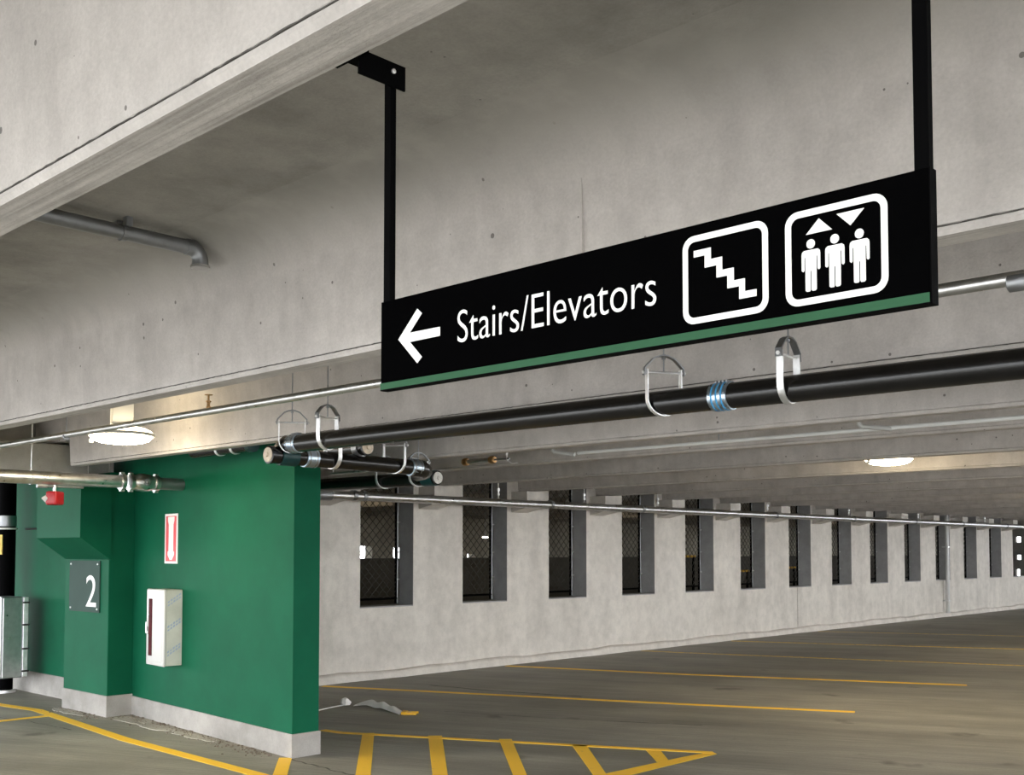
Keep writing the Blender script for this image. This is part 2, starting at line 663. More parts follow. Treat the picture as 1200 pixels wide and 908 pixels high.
for i in range(n):
    a, b_ = 5.6 + 46 * i / n, 5.6 + 46 * (i + 1) / n
    w = .075 + .012 * math.sin(i * 1.7) + .008 * math.sin(i * 4.1)
    hh = .10 + .012 * math.sin(i * 2.3) + .010 * math.sin(i * 5.3)
    w2 = .075 + .012 * math.sin((i + 1) * 1.7) + .008 * math.sin((i + 1) * 4.1)
    h2 = .10 + .012 * math.sin((i + 1) * 2.3) + .010 * math.sin((i + 1) * 5.3)
    cb.quad_faces([(XW, a, -.01), (XW + w + .02, a, -.01), (XW + w, a, hh - .02), (XW + w - .02, a, hh), (XW, a, hh + .012),
                   (XW, b_, -.01), (XW + w2 + .02, b_, -.01), (XW + w2, b_, h2 - .02), (XW + w2 - .02, b_, h2), (XW, b_, h2 + .012)],
                  [(1, 2, 7, 6), (2, 3, 8, 7), (3, 4, 9, 8), (0, 1, 6, 5), (4, 0, 5, 9)])
bmesh.ops.remove_doubles(cb.bm, verts=cb.bm.verts, dist=1e-4)
obj('baseboard_far', cb, M['wall'], kind='structure')
# corbels that carry the tee stems
cor = None
for k in range(-1, NWIN):
    y = 8.33 + 1.876 * k
    if cor is None:
        q = B()
        q.prism([(XW, y - .18, 2.290), (-11.02, y - .18, 2.362), (-11.02, y - .18, 2.605), (XW, y - .18, 2.605)], (0, .36, 0))
        cor = obj('corbel', q, M['wall'], wall_far, at=(XW, y, 2.4))
    else:
        c = cor.copy()
        COL.objects.link(c)
        c.parent = wall_far
        c.location = (XW, y, 2.4)

# windows: chain link screens behind the openings
wire_me = None
for k in range(NWIN):
    y0 = W0 + WP * k
    wn = B()
    wn.box((XW - TW + .01, y0, SILL - .004), (XW - .004, y0 + WW, SILL + .018), .004)
    w_o = obj('window_%d' % (k + 1), wn, M['reveal'], kind='structure', at=(XW, y0, SILL))
    if k >= 13:
        continue
    xs = XW - TW + .02
    if wire_me is None:
        f1 = B(); f1.tube([(xs, y0 + WW - .05, SILL + .03), (xs, y0 + WW - .05, 3.2)], .017, 10)
        p1 = obj('post', f1, M['steel_dull'], w_o, smooth=40)
        f2 = B(); f2.tube([(xs, y0 + .02, SILL + .10), (xs, y0 + WW - .05, SILL + .10)], .016, 8)
        p2 = obj('rail', f2, M['black'], w_o, smooth=40)
        f3 = B(); f3.box((xs - .02, y0 + WW - .085, SILL + .03), (xs + .02, y0 + WW - .073, 3.2))
        p3 = obj('tension_bar', f3, M['black'], w_o)
        cl = B()
        for z in (1.30, 1.68, 2.10):
            cl.box((xs - .03, y0 + WW - .07, z), (xs + .03, y0 + WW - .02, z + .02))
            cl.box((xs - .004, y0 + WW - .04, z + .004), (xs + .004, y0 + WW, z + .012))
        p4 = obj('clamp', cl, M['steel'], w_o); p4['kind'] = 'stuff'
        ch = B()
        step, wz0, wz1, t = .125, SILL + .10, 3.2, .0060
        hgt = wz1 - wz0
        wid = WW - .10
        c0 = -hgt
        while c0 < wid + hgt:
            for s in (1, -1):
                # wire: y = c0 + s*z clipped to the screen
                pts = []
                za, zb_ = 0.0, hgt
                f = lambda zz: c0 + zz if s > 0 else (wid - c0) - zz
                ylo, yhi = 0.0, wid
                if s > 0:
                    za, zb_ = max(0, ylo - c0), min(hgt, yhi - c0)
                else:
                    za, zb_ = max(0, (wid - c0) - yhi), min(hgt, (wid - c0) - ylo)
                if zb_ - za > .02:
                    x = xs + .004 * s
                    a = Vector((x, y0 + .02 + f(za), wz0 + za)); b2 = Vector((x, y0 + .02 + f(zb_), wz0 + zb_))
                    ch.tube([a, b2], t, 4, cap=False)
            c0 += step
        p5 = obj('chain_link_mesh', ch, M['mesh_wire'], w_o); p5['kind'] = 'stuff'
        wire_me = [p1, p2, p3, p4, p5]
    else:
        for src in wire_me:
            c = src.copy()
            COL.objects.link(c)
            c.parent = w_o

# ------------------------------------------------------------------ the deck beyond the windows
def holed_wall(name, fixed, lo, hi, z0, z1, holes, mat, along='y', th=.3):
    """Wall on plane fixed with rectangular holes (a0, a1, z0, z1)."""
    aa = sorted({lo, hi, *[h[0] for h in holes], *[h[1] for h in holes]})
    zz = sorted({z0, z1, *[h[2] for h in holes], *[h[3] for h in holes]})
    b = B()
    for a0, a1 in zip(aa, aa[1:]):
        for q0, q1 in zip(zz, zz[1:]):
            ca, cz = (a0 + a1) / 2, (q0 + q1) / 2
            if any(h[0] < ca < h[1] and h[2] < cz < h[3] for h in holes):
                continue
            if along == 'y':
                b.box((fixed - th, a0, q0), (fixed, a1, q1))
            else:
                b.box((a0, fixed, q0), (a1, fixed + th, q1))
    bmesh.ops.remove_doubles(b.bm, verts=b.bm.verts, dist=1e-4)
    return obj(name, b, mat, kind='structure')


holed_wall('wall_beyond', -22, 5.8, 62.3, 1.52, SLAB + .01,
           [(16.6, 17.84, 1.52, 1.835), (18.55, 19.4, 1.52, 1.80), (21.27, 21.6, 1.53, 1.63)], M['lintel'])
holed_wall('wall_parapet', -21.9, 5.8, 62.0, -.02, 1.52, [], M['parapet_shade'])
holed_wall('wall_end', 62, -22, -11.4, -.02, SLAB + .01,
           [(-20.90, -20.62, 2.2, 2.5), (-20.88, -20.62, 1.25, 1.5), (-20.92, -20.70, .3, .72)], M['girder'], along='x')

# ------------------------------------------------------------------ floor paint and joints
N_STRIPE = [0]


def stripe(poly, mat='yellow', name='painted_stripe'):
    b = B()
    N_STRIPE[0] += 1
    b.prism([(x, y, .0002) for x, y in poly], (0, 0, .0014 + .0004 * (N_STRIPE[0] % 5)))
    return obj(name, b, M[mat], floor)


def line(pts, w, mat='yellow', name='painted_stripe'):
    L, R = [], []
    for i, p in enumerate(pts):
        a = Vector(pts[max(0, i - 1)]); b = Vector(pts[min(len(pts) - 1, i + 1)])
        d = (b - a).normalized()
        nrm = Vector((-d.y, d.x)) * w / 2
        L.append(tuple(Vector(p) + nrm)); R.append(tuple(Vector(p) - nrm))
    return stripe(L + R[::-1], mat, name)


line([(-13.6, 4.72), (-12.45, 4.83), (-11.73, 4.94), (-9.36, 4.73), (-7.17, 4.69), (-6.2, 4.66)], .115)
line([(-11.25, 3.0), (-11.25, 4.86)], .10)
stripe([(-7.588, 5.185), (-7.507, 5.255), (-6.6, 4.55), (-6.69, 4.48)])
line([(-8.46, 6.266), (-8.207, 6.297), (-5.355, 7.732), (-5.13, 7.845)], .085)
stripe([(-5.16, 7.88), (-5.20, 7.52), (-5.242, 6.568), (-5.25, 6.1), (-5.10, 6.1), (-5.071, 6.643), (-5.07, 7.82)])
stripe([(-8.047, 6.42), (-7.972, 6.50), (-6.3, 5.10), (-6.385, 5.02)])
stripe([(-7.497, 6.75), (-7.406, 6.84), (-5.8, 5.43), (-5.88, 5.35)])
stripe([(-6.897, 7.07), (-6.813, 7.15), (-5.4, 5.87), (-5.476, 5.80)])
stripe([(-6.224, 7.297), (-6.132, 7.385), (-5.15, 6.46), (-5.225, 6.39)])
stripe([(-5.635, 7.576), (-5.544, 7.662), (-5.19, 7.30), (-5.232, 7.19)])
line([(-11.2, 8.30), (-10.956, 8.401), (-6.984, 10.091), (-5.324, 10.86)], .115)
line([(-11.2, 11.64), (-8.669, 12.531), (-5.347, 14.0)], .125)
line([(-11.2, 15.0), (-10.479, 15.2), (-7.464, 16.263), (-5.3, 17.1)], .13, 'yellow_old')
line([(-11.2, 17.8), (-9.254, 18.614), (-5.5, 20.3)], .15, 'yellow_old')
line([(-11.2, 21.2), (-5.5, 23.8)], .11, 'yellow_old')


def crack(pts, w=.012):
    r = random.Random(int(pts[0][0] * 1000))
    P = []
    for a, b_ in zip(pts, pts[1:]):
        for k in range(6):
            t = k / 6
            P.append((a[0] + (b_[0] - a[0]) * t + r.uniform(-.015, .015), a[1] + (b_[1] - a[1]) * t + r.uniform(-.015, .015)))
    P.append(pts[-1])
    b = B()
    for i in range(len(P) - 1):
        d = (Vector(P[i + 1]) - Vector(P[i])).normalized()
        nn = Vector((-d.y, d.x)) * w * r.uniform(.3, .7)
        q = [Vector(P[i]) + nn, Vector(P[i + 1]) + nn, Vector(P[i + 1]) - nn, Vector(P[i]) - nn]
        b.prism([(v.x, v.y, .0004) for v in q], (0, 0, .0012))
    return obj('floor_joint', b, M['sealant'], floor)


crack([(-7.5, 5.22), (-7.1, 5.2), (-6.75, 5.18), (-6.3, 5.16)], .014)
crack([(-12.2, 4.25), (-11.2, 4.55), (-10.2, 4.62)], .010)
crack([(-10.3, 9.3), (-9.3, 9.45), (-8.2, 9.8)], .03)
crack([(-8.5, 7.9), (-7.4, 8.3), (-6.0, 9.0)], .012)

# ------------------------------------------------------------------ hanging sign
YS = 1.24
sign = thing('hanging_sign', 'long black overhead sign with white lettering and pictograms, hung on two black posts', 'sign', (-1.0, YS, 1.99))
q = B(); q.box((-1.508, YS, 1.9905), (-.506, YS + .016, 2.150), .0008)
obj('panel', q, M['sign_face'], sign)
q = B(); q.box((-1.508, YS - .0012, 1.9905), (-.5075, YS + .0005, 2.0020))
obj('green_stripe', q, M['sign_green'], sign, label='green stripe along the bottom edge')
q = B(); q.box((-1.508, YS - .0012, 1.9885), (-.506, YS + .017, 1.9905))
q.box((-.506, YS - .0012, 1.9885), (-.5045, YS + .017, 2.150))
obj('edge_trim', q, M['black'], sign)
YF = YS - .0006
q = B()
q.prism([(x, YS, z) for x, z in [(-1.4589, 2.0755), (-1.4085, 2.1232), (-1.3964, 2.1134), (-1.4280, 2.0836), (-1.3500, 2.0830), (-1.3500, 2.0675), (-1.4278, 2.0672), (-1.3962, 2.0372), (-1.4082, 2.0274)]], (0, -.0008, 0))
obj('arrow', q, M['sign_white'], sign)


def text_mesh(body, x0, x1, z0, z1, y, depth, offset=0.0, flip_space=None):
    cu = bpy.data.curves.new('lettering_curve', 'FONT')
    cu.body = body
    cu.extrude = depth / 2
    cu.offset = offset
    cu.resolution_u = 6
    if flip_space:
        cu.space_character = flip_space
    t = bpy.data.objects.new('lettering_curve', cu)
    COL.objects.link(t)
    bpy.context.view_layer.update()
    dg = bpy.context.evaluated_depsgraph_get()
    me = bpy.data.meshes.new_from_object(t.evaluated_get(dg))
    bpy.data.objects.remove(t)
    bm = bmesh.new()
    bm.from_mesh(me)
    bpy.data.meshes.remove(me)
    xs = [v.co.x for v in bm.verts]; ys = [v.co.y for v in bm.verts]; zs = [v.co.z for v in bm.verts]
    ax, bx, ay, by = min(xs), max(xs), min(ys), max(ys)
    mz = max(abs(z) for z in zs) or 1
    for v in bm.verts:
        X = x0 + (v.co.x - ax) / (bx - ax) * (x1 - x0)
        Z = z0 + (v.co.y - ay) / (by - ay) * (z1 - z0)
        v.co = Vector((X, y - v.co.z / mz * depth / 2, Z))
    return bm


bm = text_mesh('Stairs/Elevators', -1.3063, -.8978, 2.0490, 2.1035, YF, .0008, -.009, 1.0)
obj('lettering', bm, M['sign_white'], sign, label='white words reading Stairs/Elevators')
for nm, (x0, z0, x1, z1), lab in (('stairs_pictogram', (-.8525, 2.0122, -.7190, 2.1345), 'white rounded square holding a flight of steps'),
                                 ('elevator_pictogram', (-.6940, 2.0118, -.5570, 2.1335), 'white rounded square holding three figures and two triangles')):
    q = B()
    q.ring(rrect(x0, z0, x1, z1, .018, YS), rrect(x0 + .0085, z0 + .0085, x1 - .0085, z1 - .0085, .0105, YS), (0, -.0008, 0))
    fr = obj(nm, q, M['sign_white'], sign, label=lab)
    if nm[0] == 's':
        q = B()
        st = [(-0.8342, 2.1135), (-0.8066, 2.1135), (-0.8066, 2.0975), (-0.7888, 2.0975), (-0.7888, 2.0793), (-0.7709, 2.0793), (-0.7709, 2.0618), (-0.7540, 2.0618), (-0.7540, 2.0445), (-0.7367, 2.0445), (-0.7367, 2.0353), (-0.7628, 2.0353), (-0.7628, 2.0526), (-0.7809, 2.0526), (-0.7809, 2.0702), (-0.7979, 2.0702), (-0.7979, 2.0872), (-0.8166, 2.0872), (-0.8166, 2.1045), (-0.8342, 2.1045)]
        q.prism([(x, YS, z) for x, z in st], (0, -.0008, 0))
        obj('steps', q, M['sign_white'], fr)
    else:
        for tri in ([(-.6646, 2.1015), (-.6288, 2.1015), (-.6466, 2.1190)], [(-.6226, 2.1192), (-.6046, 2.1014), (-.5864, 2.1192)]):
            q = B(); q.prism([(x, YS, z) for x, z in tri], (0, -.0008, 0))
            obj('triangle', q, M['sign_white'], fr)
        for cx in (-.6582, -.6256, -.5931):
            q = B()
            q.prism([(cx + .0058 * math.cos(a * math.pi / 8), YS, 2.0888 + .0060 * math.sin(a * math.pi / 8)) for a in range(16)], (0, -.0008, 0))
            # body outline: shoulders, arms, legs
            hf = [(0, 2.0815), (.0095, 2.0812), (.0122, 2.0790), (.0128, 2.0755), (.0128, 2.0560), (.0108, 2.0545), (.0092, 2.0560), (.0090, 2.0725), (.0077, 2.0725), (.0076, 2.0300), (.0058, 2.0285), (.0018, 2.0285), (.0007, 2.0300), (.0007, 2.0545), (0, 2.0545)]
            pl_ = [(cx + x, YS, z) for x, z in hf[1:-1]] + [(cx - x, YS, z) for x, z in reversed(hf[1:-1])]
            q.prism(pl_, (0, -.0008, 0))
            obj('person_symbol', q, M['sign_white'], fr)
for xl, rod_top, side in ((-1.5035, 2.583, 1), (-.5245, 2.583, 1)):
    q = B(); q.box((xl, YS + .001, 2.149), (xl + .018, YS + .015, 2.58), .001)
    po = obj('post', q, M['black'], sign)
    q = B()
    q.box((xl + .0185, 1.165, 2.541), (xl + .0225, 1.272, 2.5855))
    q.box((xl - .032, 1.165, 2.5815), (xl + .0185, 1.215, 2.5855))
    bk = obj('bracket', q, M['black'], po)
    q = B(); q.lathe([(.0045, 0), (.0045, .003), (.003, .004)], (xl + .0225, 1.243, 2.569), (1, 0, 0), 12)
    obj('bolt', q, M['steel_bright'], po)
    q = B(); q.lathe([(.0045, 0), (.0045, .003), (.003, .004)], (xl + .002, 1.19, 2.5815), (0, 0, -1), 12)
    obj('bolt', q, M['steel_bright'], po)
# the bracket is bolted to the flank of the first beam
for xa in (-1.55, -.57):
    q = B(); q.box((xa, 1.159, 2.572), (xa + .09, 1.170, 2.600))
    obj('mounting_plate', q, M['black'], sign)

# ------------------------------------------------------------------ black drain pipe under the beams
PR = .0625
AY = 4.4
az = lambda x: 2.4255 - .0040 * x        # slight fall along the run
drain = thing('drain_pipe', 'long black cast iron drain pipe hung below the beams, from right edge to green wall', 'pipe', (-3.0, AY, 2.43))
q = B(); q.tube([(6.8, AY, az(6.8)), (-6.30, AY, az(-6.30))], PR, 20)
obj('long_run', q, M['pipe'], drain, smooth=40)
BX = -6.42
q = B()
q.tube([(-6.28, AY, az(-6.28)), (-6.36, AY, az(-6.36)), (BX - .01, AY, az(-6.42) - .03), (BX - .005, AY + .0, 2.37)], [PR * 1.08, PR * 1.12, PR * 1.1, PR], 16)
obj('elbow', q, M['pipe'], drain, smooth=60)
q = B(); q.tube([(BX, 4.30, 2.375), (BX, 5.60, 2.36)], PR * .97, 20)
obj('cross_run', q, M['pipe'], drain, smooth=40)
q = B(); q.tube([(BX, 4.36, 2.374), (BX, 4.50, 2.373)], PR * 1.1, 20)
obj('coupling', q, M['pipe_green'], drain, smooth=40, label='dark teal sleeve')
q = B(); q.tube([(BX, 5.58, 2.36), (BX, 5.70, 2.355), (BX - .06, 5.78, 2.345), (BX - .18, 5.81, 2.34)], PR * 1.1, 16)
obj('elbow', q, M['pipe'], drain, smooth=60)


def end_plug(c, axis, mat, r=PR):
    q = B(); q.lathe([(r * 1.02, 0), (r * 1.02, .025), (r * .86, .028)], c, axis, 24)
    cp = obj('end_cap', q, M['pipe'], drain, smooth=40)
    q = B(); q.lathe([(r * .84, .0), (r * .82, .006), (r * .3, .008), (r * .28, .022), (r * .1, .023)], Vector(c) + Vector(axis) * .028, axis, 24)
    obj('plug', q, M[mat], cp, smooth=40, label='pale round plug')


end_plug((BX, 4.30, 2.375), (0, -1, 0), 'cap')


def band(p, d, parent, r=PR, printed=False):
    d = Vector(d).normalized()
    p = Vector(p)
    q = B()
    q.lathe([(r * 1.02, -.052), (r * 1.09, -.050), (r * 1.09, .050), (r * 1.02, .052)], p, d, 28)
    bo = obj('coupling', q, M['band'], parent, smooth=40, label='shiny banded steel coupling')
    q = B()
    for o_ in (-.028, -.001, .026) if printed else (-.030, .030):
        q.lathe([(r * 1.09, o_ - .005), (r * 1.115, o_ - .003), (r * 1.115, o_ + .003), (r * 1.09, o_ + .005)], p, d, 28)
    obj('stripe', q, M['blue'] if printed else M['steel_dull'], bo, smooth=40)
    s = d.cross(Vector((0, 0, 1))).normalized()
    q = B()
    for o_ in (-.03, -.01, .01, .03):
        a = p + d * o_ + Vector((0, 0, r * 1.12))
        q.tube([a - s * .02, a + s * .02], .006, 6)
    obj('clamp_screw', q, M['steel_dull'], bo, kind='stuff')


band((-2.80, AY, az(-2.8)), (1, 0, 0), drain, printed=True)
band((-6.27, AY, az(-6.27)), (1, 0, 0), drain)
band((BX, 4.62, 2.372), (0, 1, 0), drain)
band((BX, 5.62, 2.36), (0, 1, 0), drain)

# branch pipes near the end of the green wall
b1 = thing('branch_drain_pipe', 'lower black pipe behind the drain, ending in a pale grey plug', 'pipe', (-8.0, 6.4, 2.35))
q = B(); q.tube([(-7.02, 6.4, 2.345), (-10.6, 6.4, 2.352)], PR * 1.02, 20)
obj('run', q, M['pipe'], b1, smooth=40)
q = B(); q.tube([(-7.02, 6.4, 2.345), (-7.16, 6.4, 2.345)], PR * 1.12, 20)
obj('coupling', q, M['pipe_green'], b1, smooth=40)
drain_keep = drain
drain = b1
end_plug((-7.02, 6.4, 2.345), (1, 0, 0), 'cap_grey')
b2 = thing('branch_drain_pipe', 'short black pipe stub above the cross run, ending in a rusty brown plug', 'pipe', (-6.9, 5.06, 2.46))
q = B(); q.tube([(-6.33, 5.06, 2.475), (-7.30, 5.06, 2.475)], PR * .95, 20)
obj('run', q, M['pipe'], b2, smooth=40)
drain = b2
end_plug((-6.33, 5.06, 2.475), (1, 0, 0), 'cap')
q = B(); q.tube([(-6.36, 5.06, 2.475), (-6.42, 5.06, 2.475)], PR * 1.08, 20)
obj('coupling', q, M['steel_dull'], b2, smooth=40)
b3 = thing('branch_drain_pipe', 'black pipe tucked up behind the third beam over the green wall', 'pipe', (-8.3, 5.05, 2.58))
q = B(); q.tube([(-7.80, 5.04, 2.590), (-8.75, 5.04, 2.592)], .055, 16)
obj('run', q, M['pipe'], b3, smooth=40)
q = B(); q.lathe([(.059, -.03), (.059, .03)], (-7.82, 5.04, 2.590), (1, 0, 0), 16)
obj('coupling', q, M['pipe_green'], b3, smooth=40)


def clevis(name, label, loc, rotz, w=.185, top=.30, rod=.55, group='clevis hangers of the drain pipes', yw=.016):
    """Origin at the underside of the pipe; strap in the local XZ plane."""
    t = thing(name, label, 'hanger', loc, group)
    r = w / 2
    cu = r
    q = B()
    pts = [(-r, 0, .235), (-r, 0, cu)] + [tuple(p) for p in arc((0, 0, cu), (-1, 0, 0), (0, 0, -1), r, 0, math.pi, 12)[1:-1]] + [(r, 0, cu), (r, 0, .235)]
    q.strip(pts, (0, yw, 0), .006)
    obj('strap', q, M['steel_bright'], t, shift=False, smooth=40)
    q = B()
    pts = [(-r - .008, 0, .205), (-r - .006, 0, .24), (-r * .55, 0, top - .012), (-.02, 0, top), (.02, 0, top), (r * .55, 0, top - .012), (r + .006, 0, .24), (r + .008, 0, .205)]
    q.strip(pts, (0, yw, 0), .007)
    obj('yoke', q, M['steel_dull'], t, shift=False, smooth=40)
    q = B(); q.tube([(-r - .022, 0, .22), (r + .026, 0, .22)], .006, 8)
    q.lathe([(.010, 0), (.010, .010)], (-r - .020, 0, .22), (1, 0, 0), 6)
    q.lathe([(.010, 0), (.010, .010)], (r + .012, 0, .22), (1, 0, 0), 6)
    obj('cross_bolt', q, M['steel_bright'], t, shift=False)
    q = B(); q.tube([(0, 0, .225), (0, 0, rod)], .0042, 8)
    q.lathe([(.010, 0), (.010, .010)], (0, 0, top + .002), (0, 0, 1), 6)
    q.lathe([(.010, 0), (.010, .010)], (0, 0, top - .014), (0, 0, 1), 6)
    obj('rod', q, M['steel_dull'], t, shift=False)
    t.rotation_euler = (0, 0, rotz)
    return t


RODA = SLAB - (2.43 - PR)
HG = 'clevis hangers of the drain pipes'
zb_ = lambda x: az(x) - PR - .005
h0 = clevis('pipe_hanger', 'zinc clevis hanger left of the blue banded coupling, below the sign', (-3.145, AY, zb_(-3.1)), math.radians(58), rod=RODA)
dup(h0, (-2.455, AY, zb_(-2.45)), math.radians(95), 'wide-strapped zinc hanger right of the blue banded coupling, under the pictograms')
dup(h0, (-6.32, AY, zb_(-6.3)), math.radians(55), 'thin edge-on zinc hanger at the very end of the long drain')
dup(h0, (-5.91, AY, zb_(-5.9)), math.radians(100), 'zinc hanger second from the end of the long drain, white strap showing')
RB = SLAB - 2.30
h1 = clevis('pipe_hanger', 'white-strapped hanger on the cross run, just under the long drain', (BX, 4.83, 2.303), math.radians(0), rod=RB)
dup(h1, (BX, 5.42, 2.299), math.radians(25), 'tall hanger near the far end of the cross run of drain')
RC = SLAB - 2.28
h2 = clevis('pipe_hanger', 'hanger loop around the lower pipe, left of its grey plug', (-7.25, 6.4, 2.276), math.radians(75), rod=RC)
dup(h2, (-7.72, 6.4, 2.277), math.radians(80), 'half-hidden hanger on the lower pipe, below the cross run')
RD = SLAB - 2.51
h3 = clevis('pipe_hanger', 'strap bottom peeping out below the third beam, nearest the drain end', (-8.06, 5.04, 2.528), math.radians(90), w=.125, top=.27, rod=RD)
dup(h3, (-8.30, 5.04, 2.528), math.radians(90), 'strap bottom peeping out below the third beam, farther from the drain end')
st = thing('strut_channel', 'small steel strut channel just below the cross run, beside the green wall end', 'bracket', (-7.6, 5.95, 2.40))
q = B(); q.box((-7.92, 5.93, 2.395), (-7.40, 5.96, 2.412), .002)
obj('channel', q, M['steel'], st)
for x in (-7.90, -7.42):
    q = B(); q.tube([(x, 5.945, 2.412), (x, 5.945, SLAB - .001)], .005, 8)
    obj('rod', q, M['steel_dull'], st)

# ------------------------------------------------------------------ sprinkler branch pipe between beams two and three
CY, CZ, CR = 3.6, 2.562, .023
con = thing('sprinkler_pipe', 'thin galvanised pipe running behind the sign in front of the third beam', 'pipe', (-4.5, CY, CZ))
q = B(); q.tube([(6.8, CY, CZ), (-10.6, CY, CZ + .03)], CR, 14)
obj('run', q, M['steel'], con, smooth=40)
for x in (-1.18,):
    q = B(); q.lathe([(CR * 1.0, -.04), (CR * 1.3, -.035), (CR * 1.3, .035), (CR, .04)], (x, CY, CZ), (1, 0, 0), 16)
    obj('coupling', q, M['steel_dull'], con, smooth=40)
for x in (-1.12, -8.12, -9.45):
    q = B(); q.tube([(x, CY, CZ + CR), (x, CY, SLAB - .002)], .0042, 8)
    q.lathe([(CR + .004, -.008), (CR + .004, .008)], (x, CY, CZ + .01), (1, 0, 0), 14)
    obj('hanger_rod', q, M['steel_dull'], con)
hd = B()
hx = -6.08
q = B(); q.lathe([(.014, 0), (.014, .03), (.010, .032), (.010, .055), (.016, .058), (.016, .066), (.006, .07), (.006, .10), (.024, .102), (.026, .106)], (hx, CY, CZ + CR), (0, 0, 1), 14)
obj('sprinkler_head', q, M['brass'], con, smooth=40, label='small upright brass sprinkler head')

# ------------------------------------------------------------------ large sprinkler main at the left
MX, MZ, MR = -9.6, 2.350, .059
mn = thing('sprinkler_main', 'thick galvanised pipe at upper left, ending in the green wall', 'pipe', (MX, 4.2, MZ))
q = B(); q.tube([(MX, -3.2, MZ), (MX, 4.80, MZ)], MR, 20)
obj('run', q, M['steel'], mn, smooth=40)
q = B(); q.tube([(MX, 5.12, MZ), (MX, FACE(MX) + .02, MZ)], MR * .98, 20)
obj('stub', q, M['steel_dull'], mn, smooth=40)
for y in (4.79, 5.13, 4.875):
    q = B(); q.lathe([(MR, -.022), (MR * 1.32, -.018), (MR * 1.32, .018), (MR, .022)], (MX, y, MZ), (0, 1, 0), 24)
    q.box((MX - .018, y - .02, MZ + MR * 1.15), (MX + .018, y + .02, MZ + MR * 1.55), .004)
    q.box((MX - .018, y - .02, MZ - MR * 1.55), (MX + .018, y + .02, MZ - MR * 1.15), .004)
    obj('grooved_coupling', q, M['steel'], mn, smooth=40)
q = B(); q.lathe([(MR * .95, -.13), (MR * 1.15, -.10), (MR * 1.40, -.05), (MR * 1.46, 0), (MR * 1.40, .05), (MR * 1.15, .10), (MR * .95, .13)], (MX, 5.0, MZ), (0, 1, 0), 24)
vb = obj('valve_body', q, M['steel'], mn, smooth=50)
q = B(); q.lathe([(.035, 0), (.035, .012), (.012, .014), (.012, .03)], (MX + MR * 1.42, 5.0, MZ), (1, 0, 0), 20)
obj('boss', q, M['steel_dull'], vb, smooth=40)
q = B(); q.tube([(MX, 3.95, MZ + MR), (MX, 3.95, SLAB - .002)], .007, 8)
q.lathe([(MR + .004, -.012), (MR + .004, .012)], (MX, 3.95, MZ), (0, 1, 0), 24)
obj('hanger_ring', q, M['steel'], mn)
q = B(); q.tube([(MX, 4.07, MZ - MR - .012), (MX, 4.42, MZ - MR - .012)], .010, 8)
q.tube([(MX, 4.00, MZ - MR - .012), (MX, 4.09, MZ - MR - .012)], .018, 10)
obj('drain_nipple', q, M['steel_dull'], mn)
al = thing('alarm_box', 'small red alarm box with a white lens, hanging under the thick pipe at upper left', 'alarm', (MX, 4.16, 2.11))
q = B(); q.box((MX - .055, 4.10, 2.112), (MX + .055, 4.225, 2.235), .018, rotz=.5, seg=3)
obj('body', q, M['red'], al, smooth=40)
q = B(); q.tube([(MX, 4.16, 2.225), (MX, 4.16, MZ - MR - .0005)], .016, 10)
obj('stub_pipe', q, M['steel'], al, smooth=40)
q = B(); q.lathe([(.034, 0), (.034, .010), (.004, .045)], (MX - .02, 4.100, 2.168), (-.25, -1, .1), 4)
obj('lens', q, M['white'], al, label='white pointed lens')
q = B(); q.tube([(MX, 4.02, 2.168), (MX, 4.06, 2.17)], .004, 6)

# ------------------------------------------------------------------ grey conduit stub on the slab at upper left
KX, KZ, KR = -4.72, 3.178, .035
kd = thing('conduit', 'dark grey conduit on the ceiling, stopping short of the second beam', 'conduit', (KX, 2.0, KZ))
q = B(); q.tube([(KX, 1.22, KZ), (KX, 2.68, KZ)], KR, 16)
obj('run', q, M['steel_dull'], kd, smooth=40)
q = B(); q.tube([(KX, 2.66, KZ)] + [tuple(p) for p in arc((KX, 2.68, KZ - .06), (0, 0, 1), (0, 1, 0), .06, 0, math.pi / 2, 6)] + [(KX, 2.74, KZ - .08)], KR * 1.12, 16)
obj('elbow', q, M['steel_dull'], kd, smooth=60)
q = B(); q.lathe([(KR * 1.1, 0), (KR * 1.35, 0), (KR * 1.35, .012), (KR * 1.1, .012)], (KX, 2.74, KZ - .092), (0, 0, 1), 16)
obj('collar', q, M['steel'], kd, smooth=40)
q = B(); q.lathe([(KR + .001, -.012), (KR + .006, -.012), (KR + .006, .012), (KR + .001, .012)], (KX, 2.34, KZ), (0, 1, 0), 16)
q.box((KX - .065, 2.325, KZ + .02), (KX - .03, 2.355, SLAB - .001)); q.box((KX + .03, 2.325, KZ + .02), (KX + .065, 2.355, SLAB - .001))
obj('pipe_clip', q, M['steel_dull'], kd)

# ------------------------------------------------------------------ sprinkler main along the far wall
FX, FZ, FR = -10.862, 2.418, .057
fm = thing('wall_sprinkler_main', 'long galvanised pipe running in front of the windowed far wall', 'pipe', (FX, 14, FZ))
q = B(); q.tube([(FX, 8.02, FZ - .02), (FX, 45, FZ + .0)], FR, 16)
obj('run', q, M['steel'], fm, smooth=40)
q = B(); q.tube([(FX - .16, 7.93, FZ - .025), (FX - .07, 7.94, FZ - .02), (FX - .015, 7.98, FZ - .02), (FX, 8.06, FZ - .02), (FX, 8.14, FZ - .02)], FR * 1.22, 14)
obj('elbow', q, M['steel_dull'], fm, smooth=60)
for y in (8.5, 8.66, 12.25, 14.55, 18.9, 22.2, 25.4, 28.32, 31.5):
    q = B(); q.lathe([(FR, -.03), (FR * 1.2, -.026), (FR * 1.2, .026), (FR, .03)], (FX, y, FZ - .01), (0, 1, 0), 18)
    obj('coupling', q, M['steel_dull'], fm, smooth=40)
HGW = 'rod hangers of the far wall pipe'
rh = None
names = ['first', 'second', 'third', 'fourth', 'fifth', 'sixth', 'seventh', 'eighth']
